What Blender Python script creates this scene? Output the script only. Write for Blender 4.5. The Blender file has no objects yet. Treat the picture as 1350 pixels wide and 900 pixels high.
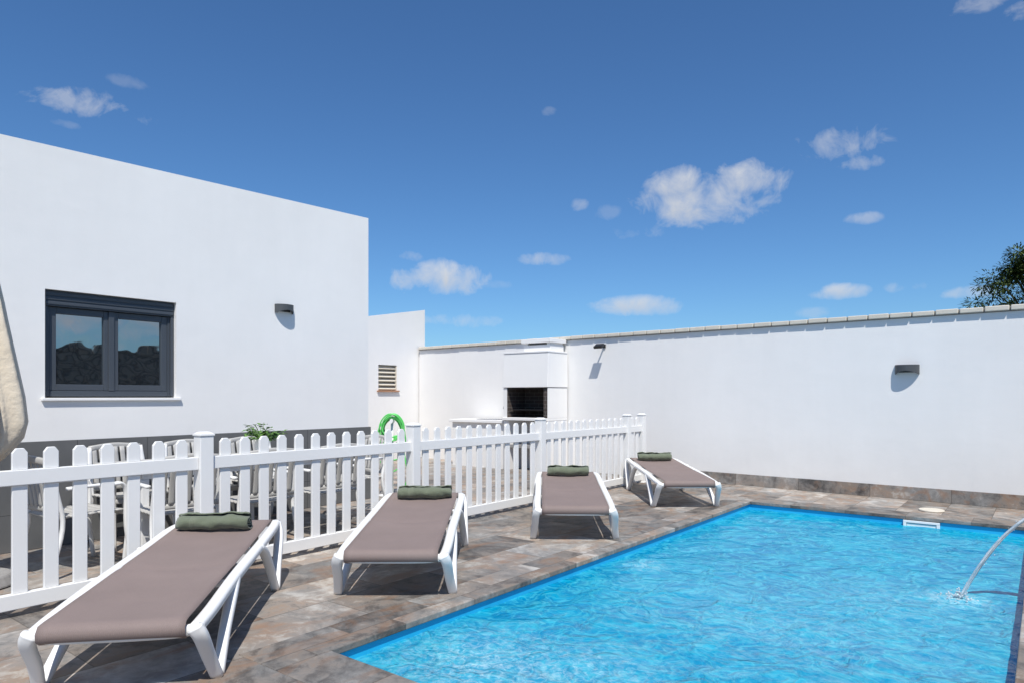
import bpy, bmesh, math, random
from mathutils import Vector, Matrix, noise
random.seed(7)
sc = bpy.context.scene
sc.view_settings.view_transform = 'Standard'
sc.view_settings.look = 'None'
sc.view_settings.exposure = 0
COL = sc.collection
A38 = math.radians(38)
S38, C38 = math.sin(A38), math.cos(A38)

# ------------------------------------------------------------ node helpers
class NT:
    def __init__(s, tree):
        s.t = tree; s.n = tree.nodes; s.l = tree.links
    def add(s, typ, props=None, **inp):
        nd = s.n.new(typ)
        for k, v in (props or {}).items(): setattr(nd, k, v)
        for k, v in inp.items():
            key = int(k[1:]) if (k[0] == 'i' and k[1:].isdigit()) else k.replace('_', ' ')
            s.set(nd, key, v)
        return nd
    def set(s, nd, key, v):
        if isinstance(v, bpy.types.NodeSocket): s.l.new(v, nd.inputs[key])
        else: nd.inputs[key].default_value = v
    def m(s, op, a, b=0.0, c=0.0, clamp=False):
        nd = s.n.new('ShaderNodeMath'); nd.operation = op; nd.use_clamp = clamp
        s.set(nd, 0, a); s.set(nd, 1, b); s.set(nd, 2, c)
        return nd.outputs[0]
    def vm(s, op, a, b=(0, 0, 0), out=0):
        nd = s.n.new('ShaderNodeVectorMath'); nd.operation = op
        s.set(nd, 0, a); s.set(nd, 1, b)
        return nd.outputs[out]
    def mix(s, f, a, b, blend='MIX'):
        nd = s.n.new('ShaderNodeMix'); nd.data_type = 'RGBA'; nd.blend_type = blend
        s.set(nd, 0, f); s.set(nd, 6, a); s.set(nd, 7, b)
        return nd.outputs[2]
    def ramp(s, fac, stops, interp='LINEAR'):
        nd = s.n.new('ShaderNodeValToRGB'); nd.color_ramp.interpolation = interp
        e = nd.color_ramp.elements
        while len(e) < len(stops): e.new(0.5)
        for i, (p, c) in enumerate(stops):
            e[i].position = p; e[i].color = (c[0], c[1], c[2], 1)
        s.set(nd, 0, fac)
        return nd.outputs[0]
    def noise(s, vec, scale, detail=4, rough=0.55, dist=0.0, out=0):
        nd = s.n.new('ShaderNodeTexNoise')
        s.set(nd, 'Vector', vec); s.set(nd, 'Scale', scale); s.set(nd, 'Detail', detail)
        s.set(nd, 'Roughness', rough); s.set(nd, 'Distortion', dist)
        return nd.outputs[out]
    def bump(s, h, strength=0.3, dist=0.01, normal=None):
        nd = s.n.new('ShaderNodeBump')
        s.set(nd, 'Height', h); s.set(nd, 'Strength', strength); s.set(nd, 'Distance', dist)
        if normal is not None: s.set(nd, 'Normal', normal)
        return nd.outputs[0]
    def g3(s, f):
        return s.add('ShaderNodeCombineXYZ', None, i0=f, i1=f, i2=f).outputs[0]

def rgba(c): return (c[0], c[1], c[2], 1.0)

def newmat(name):
    m = bpy.data.materials.new(name); m.use_nodes = True
    t = NT(m.node_tree)
    b = m.node_tree.nodes['Principled BSDF']
    return m, t, b
def objco(t): return t.add('ShaderNodeTexCoord').outputs['Object']

def simple(name, col, rough=0.5, var=0.08, scale=8.0, bump=0.0, bscale=60, metal=0.0, spec=0.5):
    m, t, b = newmat(name)
    co = objco(t)
    n = t.noise(co, scale, 5)
    f = t.m('MULTIPLY_ADD', n, var * 2, 1 - var)
    t.set(b, 'Base Color', t.vm('MULTIPLY', tuple(col), t.g3(f)))
    t.set(b, 'Roughness', rough); t.set(b, 'Metallic', metal); t.set(b, 'Specular IOR Level', spec)
    if bump > 0:
        t.set(b, 'Normal', t.bump(t.noise(co, bscale, 4), bump, 0.01))
    return m

# stucco
def stucco(name, col=(0.825, 0.812, 0.793)):
    m, t, b = newmat(name)
    co = objco(t)
    big = t.noise(co, 0.7, 5, 0.6)
    st = t.noise(t.vm('MULTIPLY', co, (2.2, 2.2, 0.35)), 2.2, 6, 0.65)
    f = t.m('ADD', t.m('MULTIPLY_ADD', big, 0.14, 0.90), t.m('MULTIPLY', st, 0.055))
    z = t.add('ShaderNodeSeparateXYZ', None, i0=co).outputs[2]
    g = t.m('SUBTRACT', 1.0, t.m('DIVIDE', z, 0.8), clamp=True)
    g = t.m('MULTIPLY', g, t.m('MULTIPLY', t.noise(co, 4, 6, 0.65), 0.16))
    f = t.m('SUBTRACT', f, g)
    t.set(b, 'Base Color', t.vm('MULTIPLY', tuple(col), t.g3(f)))
    t.set(b, 'Roughness', 0.85); t.set(b, 'Specular IOR Level', 0.2)
    h = t.m('ADD', t.m('MULTIPLY', t.noise(co, 120, 3), 0.25), t.m('MULTIPLY', t.noise(t.vm('MULTIPLY', co, (1, 1, 1.6)), 3, 6, 0.55), 1.3))
    t.set(b, 'Normal', t.bump(h, 0.19, 0.012))
    return m
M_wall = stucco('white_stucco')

# slate tile
def slate(name, tw=0.45, tl=0.90, swap=False, dark=1.0):
    m, t, b = newmat(name)
    co = objco(t)
    sx = t.add('ShaderNodeSeparateXYZ', None, i0=co)
    X, Y, Z = sx.outputs
    if swap:
        cu = t.m('DIVIDE', X, tl); row = t.m('FLOOR', t.m('DIVIDE', Z, 5.0))
        cv = t.m('ADD', 0.5, 0.0)
    else:
        cu0 = t.m('DIVIDE', Y, tl); cv = t.m('DIVIDE', X, tw)
        row = t.m('FLOOR', cv)
        cu = t.m('ADD', cu0, t.m('MULTIPLY', t.m('MODULO', t.m('ADD', row, 200.0), 2.0), 0.5))
    colm = t.m('FLOOR', cu)
    idv = t.add('ShaderNodeCombineXYZ', None, i0=row, i1=colm, i2=0.0).outputs[0]
    wn = t.add('ShaderNodeTexWhiteNoise', {'noise_dimensions': '3D'}, i0=idv)
    rv, rc = wn.outputs[0], wn.outputs[1]
    off = t.vm('SCALE', rc, (0, 0, 0)); off.node.inputs['Scale'].default_value = 17.0
    pc = t.vm('ADD', co, off)
    n1 = t.noise(pc, 2.4, 7, 0.62, 1.3)
    n2 = t.noise(pc, 11.0, 8, 0.74, 0.6)
    n3 = t.noise(t.vm('MULTIPLY', pc, (1, 0.45, 1)), 4.0, 6, 0.6, 1.4)
    n4 = t.noise(pc, 1.7, 5, 0.6, 0.6)
    f = t.m('ADD', t.m('MULTIPLY', n1, 0.60), t.m('MULTIPLY', n2, 0.40))
    f = t.m('ADD', f, t.m('MULTIPLY', t.m('SUBTRACT', rv, 0.5), 0.10))
    f = t.m('MULTIPLY_ADD', t.m('SUBTRACT', f, 0.5), 1.7, 0.5)
    c = t.ramp(f, [(0.20, (0.066, 0.058, 0.052)), (0.36, (0.152, 0.128, 0.110)), (0.46, (0.265, 0.228, 0.195)),
                   (0.56, (0.275, 0.205, 0.155)), (0.66, (0.39, 0.345, 0.295)), (0.80, (0.50, 0.46, 0.41))])
    grey = t.ramp(f, [(0.22, (0.07, 0.068, 0.067)), (0.5, (0.225, 0.217, 0.205)), (0.8, (0.45, 0.435, 0.41))])
    c = t.mix(t.m('MULTIPLY_ADD', n4, 4.0, -1.45, clamp=True), c, grey)
    rust = t.m('MULTIPLY_ADD', n3, 6.5, -3.4, clamp=True)
    c = t.mix(t.m('MULTIPLY', rust, 0.55), c, rgba((0.28, 0.15, 0.08)))
    pb = t.m('MULTIPLY_ADD', rv, 0.45 * dark, 0.78 * dark)
    c = t.vm('MULTIPLY', c, t.g3(pb))
    fu = t.m('FRACT', cu)
    du = t.m('MULTIPLY', t.m('MINIMUM', fu, t.m('SUBTRACT', 1.0, fu)), tl)
    if swap: dmin = du
    else:
        fv = t.m('FRACT', cv)
        dv = t.m('MULTIPLY', t.m('MINIMUM', fv, t.m('SUBTRACT', 1.0, fv)), tw)
        dmin = t.m('MINIMUM', du, dv)
    g = t.m('LESS_THAN', dmin, 0.0032)
    c = t.mix(t.m('MULTIPLY', g, 0.8), c, rgba((0.10, 0.088, 0.075)))
    t.set(b, 'Base Color', c)
    t.set(b, 'Roughness', t.m('MULTIPLY_ADD', n2, 0.3, 0.45)); t.set(b, 'Specular IOR Level', 0.3)
    h = t.m('SUBTRACT', t.m('MULTIPLY', t.m('ADD', n1, t.m('MULTIPLY', n2, 0.6)), 0.6), t.m('MULTIPLY', g, 0.35))
    t.set(b, 'Normal', t.bump(h, 0.6, 0.012))
    return m
M_slate = slate('slate_tile')
M_cope = slate('slate_coping', tw=3.0, tl=0.60, dark=0.92)
M_copex = slate('slate_coping_cross', swap=True, tl=0.6, dark=0.92)
M_skirt = slate('slate_skirting', swap=True, tl=0.9, dark=1.15)

M_plastic = simple('white_pvc', (0.80, 0.795, 0.78), 0.35, 0.04, 3)
M_frame = simple('white_resin', (0.78, 0.775, 0.76), 0.38, 0.04, 4)
M_chair = simple('grey_resin', (0.42, 0.41, 0.39), 0.5, 0.08, 4)
M_anth = simple('anthracite_frame', (0.060, 0.070, 0.085), 0.4, 0.08, 6)
M_anth2 = simple('anthracite_shutter', (0.045, 0.053, 0.065), 0.45, 0.08, 6)
M_lamp = simple('dark_grey_aluminium', (0.07, 0.075, 0.08), 0.5, 0.1, 30, 0.1, 300)
M_black = simple('black_metal', (0.02, 0.02, 0.022), 0.4, 0.1, 20)
M_cream = simple('cream_paint', (0.62, 0.57, 0.48), 0.6, 0.06, 10)
M_terra = simple('terracotta', (0.42, 0.22, 0.13), 0.8, 0.15, 30)
M_steel = simple('steel', (0.6, 0.6, 0.62), 0.2, 0.05, 20, metal=1.0)
M_hose = simple('green_hose', (0.13, 0.62, 0.14), 0.35, 0.08, 20)
M_grey = simple('grey_stone_slab', (0.30, 0.29, 0.28), 0.5, 0.15, 20, 0.1)
M_copetile = simple('cream_coping_tile', (0.64, 0.59, 0.50), 0.6, 0.16, 5, 0.15, 80)
M_mortar = simple('coping_mortar', (0.24, 0.22, 0.20), 0.9, 0.15, 30)
M_trunk = simple('bark', (0.10, 0.075, 0.05), 0.9, 0.3, 15, 0.6, 30)

m, t, b = newmat('window_glass'); M_glass = m
t.set(b, 'Base Color', (0.012, 0.016, 0.02, 1)); t.set(b, 'Roughness', 0.02); t.set(b, 'IOR', 2.6)
t.set(b, 'Specular IOR Level', 1.0)
t.set(b, 'Normal', t.bump(t.noise(objco(t), 2.2, 2), 0.10, 0.05))

m, t, b = newmat('taupe_sling_fabric'); M_sling = m
co = objco(t)
sx = t.add('ShaderNodeSeparateXYZ', None, i0=co)
wv = t.m('MULTIPLY', t.m('SINE', t.m('MULTIPLY', sx.outputs[0], 900.0)), t.m('SINE', t.m('MULTIPLY', sx.outputs[1], 900.0)))
n = t.noise(co, 260, 3, 0.7); nb = t.noise(co, 3, 5)
f = t.m('ADD', t.m('MULTIPLY_ADD', n, 0.55, 0.58), t.m('MULTIPLY', nb, 0.30))
t.set(b, 'Base Color', t.vm('MULTIPLY', (0.220, 0.168, 0.152), t.g3(f)))
t.set(b, 'Roughness', 0.75); t.set(b, 'Normal', t.bump(t.m('ADD', wv, n), 0.25, 0.002))

m, t, b = newmat('green_towel'); M_towel = m
co = objco(t)
n = t.noise(co, 220, 4); nb = t.noise(co, 12, 4)
f = t.m('ADD', t.m('MULTIPLY_ADD', n, 0.8, 0.5), t.m('MULTIPLY', nb, 0.35))
sx = t.add('ShaderNodeSeparateXYZ', None, i0=co)
band = t.m('LESS_THAN', t.m('ABSOLUTE', t.m('SUBTRACT', sx.outputs[0], -0.12)), 0.022)
band2 = t.m('LESS_THAN', t.m('FRACT', t.m('MULTIPLY', sx.outputs[0], 100.0)), 0.4)
c = t.vm('MULTIPLY', (0.125, 0.145, 0.095), t.g3(f))
c = t.mix(t.m('MULTIPLY', t.m('MULTIPLY', band, band2), 0.6), c, rgba((0.21, 0.23, 0.16)))
t.set(b, 'Base Color', c); t.set(b, 'Roughness', 0.95)
t.set(b, 'Sheen Weight', 0.3)
t.set(b, 'Normal', t.bump(t.m('ADD', n, t.m('MULTIPLY', nb, 0.6)), 0.9, 0.006))

m, t, b = newmat('cream_canvas'); M_canvas = m
co = objco(t); n = t.noise(co, 6, 4)
t.set(b, 'Base Color', t.mix(n, rgba((0.62, 0.52, 0.39)), rgba((0.76, 0.67, 0.54)))); t.set(b, 'Roughness', 0.9)
t.set(b, 'Normal', t.bump(t.noise(co, 14, 4), 0.5, 0.02))

m, t, b = newmat('dark_grey_plinth_tile'); M_plinth = m
co = objco(t); sx = t.add('ShaderNodeSeparateXYZ', None, i0=co)
fy = t.m('FRACT', t.m('DIVIDE', sx.outputs[1], 0.6)); fz = t.m('FRACT', t.m('DIVIDE', sx.outputs[2], 0.31))
g = t.m('MAXIMUM', t.m('LESS_THAN', fy, 0.008), t.m('LESS_THAN', fz, 0.014))
n = t.noise(co, 3, 6)
c = t.mix(n, rgba((0.085, 0.088, 0.090)), rgba((0.17, 0.17, 0.168)))
t.set(b, 'Base Color', t.mix(g, c, rgba((0.03, 0.03, 0.03)))); t.set(b, 'Roughness', 0.55)

m, t, b = newmat('pool_blue_finish'); M_pool = m
co = objco(t); n = t.noise(co, 1.5, 4)
t.set(b, 'Base Color', t.mix(n, rgba((0.005, 0.36, 0.66)), rgba((0.012, 0.45, 0.74)))); t.set(b, 'Roughness', 0.6)

# water
m = bpy.data.materials.new('pool_water'); m.use_nodes = True; M_water = m
t = NT(m.node_tree); t.n.clear()
co = objco(t)
warp = t.vm('ADD', co, t.vm('MULTIPLY', t.vm('SUBTRACT', t.noise(co, 2.0, 3, out=1), (.5, .5, .5)), (0.45, 0.45, 0)))
w1 = t.noise(warp, 4.2, 3, 0.5, 0.9)
w2 = t.noise(warp, 15.0, 4, 0.6, 0.6)
w3 = t.noise(warp, 5.5, 2, 0.45, 1.2)
w4 = t.noise(t.vm('ADD', warp, (7.3, 2.1, 0)), 11.0, 2, 0.5, 1.0)
big = t.noise(co, 0.8, 3)
h = t.m('ADD', t.m('MULTIPLY', w1, 1.0), t.m('MULTIPLY', w2, 0.30))
nrm = t.bump(h, 0.9, 0.08)
nrm2 = t.bump(h, 0.4, 0.035)
def foam_mask(pts):
    acc = None
    for (x, y, r, s) in pts:
        d = t.vm('DISTANCE', t.vm('MULTIPLY', co, (1, 1, 0)), (x, y, 0), out=1)
        v = t.m('MULTIPLY', t.m('SUBTRACT', 1.0, t.m('DIVIDE', d, r), clamp=True), s)
        acc = v if acc is None else t.m('MAXIMUM', acc, v)
    return acc
foam = foam_mask([(-2.30, 2.72, 0.75, 1.1), (-1.90, 2.85, 0.75, 0.9), (-2.62, 5.1, 0.26, 1.0), (-0.5, 5.58, 0.30, 1.5), (-0.8, 5.2, 0.9, 0.4), (-1.2, 4.2, 1.5, 0.35)])
fn = t.noise(co, 22, 5, 0.7, 0.8)
foamf = t.m('MULTIPLY', foam, t.m('MULTIPLY_ADD', fn, 4.0, -1.75, clamp=True), clamp=True)
soft = t.m('MULTIPLY', foam, 0.36, clamp=True)
light_line = t.m('POWER', t.m('SUBTRACT', 1.0, t.m('MULTIPLY', t.m('ABSOLUTE', t.m('SUBTRACT', w3, 0.5)), 11.0), clamp=True), 1.8)
light_line2 = t.m('POWER', t.m('SUBTRACT', 1.0, t.m('MULTIPLY', t.m('ABSOLUTE', t.m('SUBTRACT', w4, 0.5)), 9.0), clamp=True), 1.8)
light_net = t.m('ADD', t.m('MULTIPLY', light_line, 0.42), t.m('MULTIPLY', light_line2, 0.24), clamp=True)  # thin network of ripple light, painted into the water's diffuse colour
crest_light = t.m('MULTIPLY_ADD', h, 4.2, -2.45, clamp=True)
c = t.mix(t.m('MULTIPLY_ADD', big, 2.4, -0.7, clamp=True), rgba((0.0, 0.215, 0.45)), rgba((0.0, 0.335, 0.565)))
c = t.mix(t.m('MULTIPLY', crest_light, 0.5), c, rgba((0.0, 0.48, 0.67)))  # brighter wave crests: light on the ripples put into the colour
c = t.mix(light_net, c, rgba((0.10, 0.68, 0.80)))
c = t.mix(soft, c, rgba((0.13, 0.60, 0.74)))
c = t.mix(t.m('MULTIPLY', foamf, 0.7), c, rgba((0.62, 0.80, 0.83)))
dif = t.add('ShaderNodeBsdfDiffuse', None, Color=c, Normal=nrm)
tr = t.add('ShaderNodeBsdfTransparent', None, Color=(0.35, 0.95, 1.0, 1))
mx = t.add('ShaderNodeMixShader', None, i0=t.m('MULTIPLY_ADD', foamf, 0.15, 0.80, clamp=True), i1=tr.outputs[0], i2=dif.outputs[0])
gl = t.add('ShaderNodeBsdfGlossy', None, Roughness=0.07, Normal=nrm2)
fr = t.add('ShaderNodeFresnel', None, IOR=1.33, Normal=nrm2)
frk = t.m('MULTIPLY', t.m('MINIMUM', fr.outputs[0], 0.5), 0.34)
mx2 = t.add('ShaderNodeMixShader', None, i0=frk, i1=mx.outputs[0], i2=gl.outputs[0])
out = t.add('ShaderNodeOutputMaterial'); t.l.new(mx2.outputs[0], out.inputs[0])

# jet water
m = bpy.data.materials.new('falling_water'); m.use_nodes = True; M_jet = m
t = NT(m.node_tree); t.n.clear()
co = objco(t); n = t.noise(t.vm('MULTIPLY', co, (1, 6, 1)), 14, 4, 0.6)
nr = t.bump(n, 0.8, 0.02)
tr = t.add('ShaderNodeBsdfTransparent', None, Color=(0.93, 0.97, 1, 1))
dif = t.add('ShaderNodeBsdfDiffuse', None, Color=(0.86, 0.92, 0.94, 1), Normal=nr)
mx = t.add('ShaderNodeMixShader', None, i0=t.m('MULTIPLY_ADD', n, 1.6, -0.3, clamp=True), i1=tr.outputs[0], i2=dif.outputs[0])
gl = t.add('ShaderNodeBsdfGlossy', None, Roughness=0.05, Normal=nr)
mx2 = t.add('ShaderNodeMixShader', None, i0=0.18, i1=mx.outputs[0], i2=gl.outputs[0])
out = t.add('ShaderNodeOutputMaterial'); t.l.new(mx2.outputs[0], out.inputs[0])

m, t, b = newmat('sooty_fire_brick'); M_brick = m
co = objco(t)
xyz = t.add('ShaderNodeSeparateXYZ', None, i0=co)
cv = t.add('ShaderNodeCombineXYZ', None, i0=t.m('ADD', xyz.outputs[0], xyz.outputs[1]), i1=xyz.outputs[2], i2=0.0).outputs[0]
br = t.add('ShaderNodeTexBrick', None, Vector=cv, Color1=(0.09, 0.06, 0.05, 1), Color2=(0.05, 0.04, 0.035, 1), Mortar=(0.18, 0.165, 0.15, 1), Scale=1.0)
br.inputs['Mortar Size'].default_value = 0.005; br.inputs['Brick Width'].default_value = 0.2; br.inputs['Row Height'].default_value = 0.065
t.set(b, 'Base Color', t.mix(0.3, br.outputs[0], rgba((0.02, 0.02, 0.02)))); t.set(b, 'Roughness', 0.9)

m, t, b = newmat('dry_stone'); M_stone = m
co = objco(t)
vo = t.add('ShaderNodeTexVoronoi', None, Vector=t.vm('MULTIPLY', co, (1, 1, 2.2)), Scale=5.0)
ve = t.add('ShaderNodeTexVoronoi', {'feature': 'DISTANCE_TO_EDGE'}, Vector=t.vm('MULTIPLY', co, (1, 1, 2.2)), Scale=5.0)
k = t.m('MULTIPLY', ve.outputs[0], 9.0, clamp=True)
c = t.mix(t.noise(vo.outputs[1], 3, 3), rgba((0.10, 0.09, 0.075)), rgba((0.20, 0.185, 0.16)))
t.set(b, 'Base Color', t.mix(k, rgba((0.06, 0.055, 0.05)), c)); t.set(b, 'Roughness', 0.9)
t.set(b, 'Normal', t.bump(k, 0.8, 0.05))

m, t, b = newmat('dry_grass_ground'); M_ground = m
co = objco(t)
n = t.noise(co, 0.25, 8, 0.65)
t.set(b, 'Base Color', t.ramp(n, [(0.3, (0.07, 0.09, 0.035)), (0.5, (0.15, 0.14, 0.07)), (0.7, (0.24, 0.20, 0.12))])); t.set(b, 'Roughness', 0.95)
t.set(b, 'Normal', t.bump(t.noise(co, 8, 6), 0.8, 0.1))

def leafmat(name, a, bb):
    m, t, b = newmat(name)
    oi = t.noise(objco(t), 1.6, 3); o2 = t.noise(objco(t), 14, 2)
    t.set(b, 'Base Color', t.mix(t.m('MULTIPLY_ADD', t.m('ADD', oi, o2), 1.6, -1.1, clamp=True), rgba(a), rgba(bb)))
    t.set(b, 'Roughness', 0.6); t.set(b, 'Specular IOR Level', 0.25)
    return m
M_leafd = leafmat('dark_foliage', (0.03, 0.05, 0.012), (0.09, 0.125, 0.03))
M_leafp = leafmat('plant_leaf', (0.05, 0.13, 0.025), (0.16, 0.30, 0.06))

# ------------------------------------------------------------ mesh helpers
def mkobj(name, bm, mats, parent=None, smooth=False, loc=None, rotz=None):
    me = bpy.data.meshes.new(name)
    bmesh.ops.recalc_face_normals(bm, faces=bm.faces)
    bm.to_mesh(me); bm.free()
    if not isinstance(mats, (list, tuple)): mats = [mats]
    for mm in mats: me.materials.append(mm)
    if smooth:
        for p in me.polygons: p.use_smooth = True
    o = bpy.data.objects.new(name, me); COL.objects.link(o)
    if parent: o.parent = parent
    if loc is not None: o.location = loc
    if rotz is not None: o.rotation_euler = (0, 0, rotz)
    return o
def empty(name, loc=(0, 0, 0), rotz=0):
    o = bpy.data.objects.new(name, None); COL.objects.link(o)
    o.location = loc; o.rotation_euler = (0, 0, rotz); o.empty_display_size = 0.2
    return o
def addbox(bm, x0, x1, y0, y1, z0, z1, mi=0):
    vs = [bm.verts.new(p) for p in ((x0,y0,z0),(x1,y0,z0),(x1,y1,z0),(x0,y1,z0),(x0,y0,z1),(x1,y0,z1),(x1,y1,z1),(x0,y1,z1))]
    for f in ((0,3,2,1),(4,5,6,7),(0,1,5,4),(1,2,6,5),(2,3,7,6),(3,0,4,7)):
        fc = bm.faces.new([vs[i] for i in f]); fc.material_index = mi
    return vs
def bevel(o, w=0.004, seg=2):
    md = o.modifiers.new('bevel', 'BEVEL'); md.width = w; md.segments = seg; md.limit_method = 'ANGLE'
    md.angle_limit = math.radians(40)
    return o
def box(name, x0, x1, y0, y1, z0, z1, mat, parent=None, bev=0.0):
    bm = bmesh.new(); addbox(bm, x0, x1, y0, y1, z0, z1)
    o = mkobj(name, bm, mat, parent)
    if bev: bevel(o, bev)
    return o
def catmull(pts, n):
    P = [Vector(p) for p in pts]
    P = [P[0]*2-P[1]] + P + [P[-1]*2-P[-2]]
    out = []
    for i in range(1, len(P)-2):
        for k in range(n):
            u = k/n
            a, b_, c, d = P[i-1], P[i], P[i+1], P[i+2]
            out.append(0.5*((2*b_)+(c-a)*u+(2*a-5*b_+4*c-d)*u*u+(3*b_-a-3*c+d)*u**3))
    out.append(P[-2].copy())
    return out
def sweep(bm, pts, a, b_, n=6, sides=10, up=(0, 0, 1), power=2.6, taper=None, smoothpath=True, closed=False, mi=0):
    path = catmull(pts, n) if smoothpath else [Vector(p) for p in pts]
    up = Vector(up); rings = []
    N = len(path)
    for i, p in enumerate(path):
        if closed: tg = path[(i+1) % N]-path[i-1]
        else: tg = path[min(i+1, N-1)]-path[max(i-1, 0)]
        tg.normalize()
        s = tg.cross(up)
        if s.length < 1e-3: s = tg.cross(Vector((1, 0, 0.01)))
        s.normalize(); u = s.cross(tg).normalized()
        k = taper(i/(N-1)) if taper else 1.0
        ring = []
        for j in range(sides):
            th = 2*math.pi*(j+0.5)/sides
            cx, sy = math.cos(th), math.sin(th)
            cx = math.copysign(abs(cx)**(2/power), cx); sy = math.copysign(abs(sy)**(2/power), sy)
            ring.append(bm.verts.new(p+s*cx*a*k+u*sy*b_*k))
        rings.append(ring)
    M = N if closed else N-1
    for i in range(M):
        r0, r1 = rings[i], rings[(i+1) % N]
        for j in range(sides):
            f = bm.faces.new((r0[j], r0[(j+1) % sides], r1[(j+1) % sides], r1[j])); f.material_index = mi; f.smooth = True
    if not closed:
        bm.faces.new(rings[0][::-1]).material_index = mi; bm.faces.new(rings[-1]).material_index = mi

# ------------------------------------------------------------ ground & deck
PX0, PX1, PY0, PY1 = -2.90, -0.09, 2.16, 8.50
DX0, DX1, DY0, DY1 = -14.0, 3.6, -4.0, 10.6
def quad(bm, x0, x1, y0, y1, z, mi=0):
    f = bm.faces.new([bm.verts.new(p) for p in ((x0,y0,z),(x1,y0,z),(x1,y1,z),(x0,y1,z))]); f.material_index = mi
bm = bmesh.new(); R = 1500
quad(bm, -R, DX0, -R, R, -0.05); quad(bm, DX1, R, -R, R, -0.05); quad(bm, DX0, DX1, -R, DY0, -0.05); quad(bm, DX0, DX1, DY1, R, -0.05)
mkobj('ground', bm, M_ground)
CW = 0.30
bm = bmesh.new()
ax0, ax1, ay0, ay1 = PX0-CW, PX1+CW, PY0-CW, PY1+CW
quad(bm, DX0, ax0, DY0, DY1, 0); quad(bm, ax1, DX1, DY0, DY1, 0); quad(bm, ax0, ax1, DY0, ay0, 0); quad(bm, ax0, ax1, ay1, DY1, 0)
mkobj('patio_floor', bm, M_slate)
cop = empty('pool_coping')
def cope(name, x0, x1, y0, y1, m):
    o = box(name, x0, x1, y0, y1, -0.035, 0.004, m, cop); bevel(o, 0.006, 2)
cope('coping_left', ax0+0.003, PX0+0.02, ay0, ay1, M_cope)
cope('coping_right', PX1-0.02, ax1-0.003, ay0, ay1, M_cope)
cope('coping_near', PX0+0.0225, PX1-0.0225, ay0, PY0+0.02, M_copex)
cope('coping_far', PX0+0.0225, PX1-0.0225, PY1-0.02, ay1-0.003, M_copex)
pool = empty('swimming_pool')
bm = bmesh.new()
zb = -1.3
b0 = [bm.verts.new(p) for p in ((PX0,PY0,-0.036),(PX1,PY0,-0.036),(PX1,PY1,-0.036),(PX0,PY1,-0.036))]
b1 = [bm.verts.new(p) for p in ((PX0,PY0,zb),(PX1,PY0,zb),(PX1,PY1,zb),(PX0,PY1,zb))]
for i in range(4): bm.faces.new((b0[i], b1[i], b1[(i+1)%4], b0[(i+1)%4]))
bm.faces.new(b1)
mkobj('pool_shell', bm, M_pool, pool)
sk = empty('pool_skimmer')
sx0 = -1.22
box('skimmer_top', sx0, sx0+0.34, PY1-0.03, PY1-0.002, -0.065, -0.040, M_plastic, sk, 0.003)
box('skimmer_left', sx0, sx0+0.03, PY1-0.03, PY1-0.002, -0.17, -0.0655, M_plastic, sk, 0.003)
box('skimmer_right', sx0+0.31, sx0+0.34, PY1-0.03, PY1-0.002, -0.17, -0.0655, M_plastic, sk, 0.003)
box('skimmer_flap', sx0+0.032, sx0+0.308, PY1-0.02, PY1-0.004, -0.17, -0.072, M_plastic, sk, 0.003)
bm = bmesh.new()
bmesh.ops.create_cone(bm, cap_ends=True, segments=40, radius1=0.13, radius2=0.125, depth=0.014)
o = mkobj('skimmer_lid', bm, M_cream, None, loc=(-1.02, 9.05, 0.011)); bevel(o, 0.003)
# water surface
WZ = -0.098
bm = bmesh.new()
nx, ny = 141, 318
grid = []
srcs = [(-2.3, 2.75, 0.9), (-2.62, 5.1, 0.35), (-0.5, 5.58, 0.6)]
for j in range(ny):
    row = []
    y = PY0+(PY1-PY0)*j/(ny-1)
    for i in range(nx):
        x = PX0+(PX1-PX0)*i/(nx-1)
        p = Vector((x*2.2, y*2.2, 0.3))
        h = noise.fractal(p+Vector((noise.noise(p*0.7), noise.noise(p*0.7+Vector((9, 9, 9))), 0))*1.2, 0.9, 2.1, 4)*0.010
        h += noise.fractal(Vector((x*7, y*7, 2.2)), 1, 2, 2)*0.003
        for sx_, sy_, r in srcs:
            d = math.hypot(x-sx_, y-sy_)
            if d < r: h += (1-d/r)*noise.noise(Vector((x*11, y*11, 5)))*0.016+ (1-d/r)*0.006
        row.append(bm.verts.new((x, y, WZ+h)))
    grid.append(row)
for j in range(ny-1):
    for i in range(nx-1):
        bm.faces.new((grid[j][i], grid[j][i+1], grid[j+1][i+1], grid[j+1][i]))
mkobj('pool_water', bm, M_water, None, smooth=True)

sp = empty('waterfall_spout', (0.14, 5.68, 0))
bm = bmesh.new()
sweep(bm, [(0.10, 0, 0.004), (0.12, 0, 0.25), (0.12, 0, 0.50), (0.06, 0, 0.60), (-0.04, 0, 0.585)], 0.045, 0.02, 8, 14, up=(1, 0, 0))
mkobj('spout_neck', bm, M_steel, sp)
bm = bmesh.new(); bmesh.ops.create_cone(bm, cap_ends=True, segments=24, radius1=0.07, radius2=0.065, depth=0.012)
mkobj('spout_base', bm, M_steel, sp, loc=(0.10, 0, 0.011))
bm = bmesh.new()
pts = []
for k in range(15):
    dx = 0.56*k/14
    pts.append((0.10-dx, 5.68-0.12*dx, 0.575-2.12*dx*dx))
sweep(bm, pts, 0.042, 0.010, 3, 12, up=(0, 0, 1), power=2, taper=lambda s: 0.95-0.30*s)
for o_, w_ in ((.034, .011), (-.036, .009), (.012, .008), (-.014, .009)):
    sweep(bm, [(p[0]+o_*.2, p[1]+o_*(1-.25*i/14)+0.005*math.sin(i*1.3+o_*90), p[2]+.003) for i, p in enumerate(pts)], w_, 0.008, 3, 8, power=2)
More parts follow.
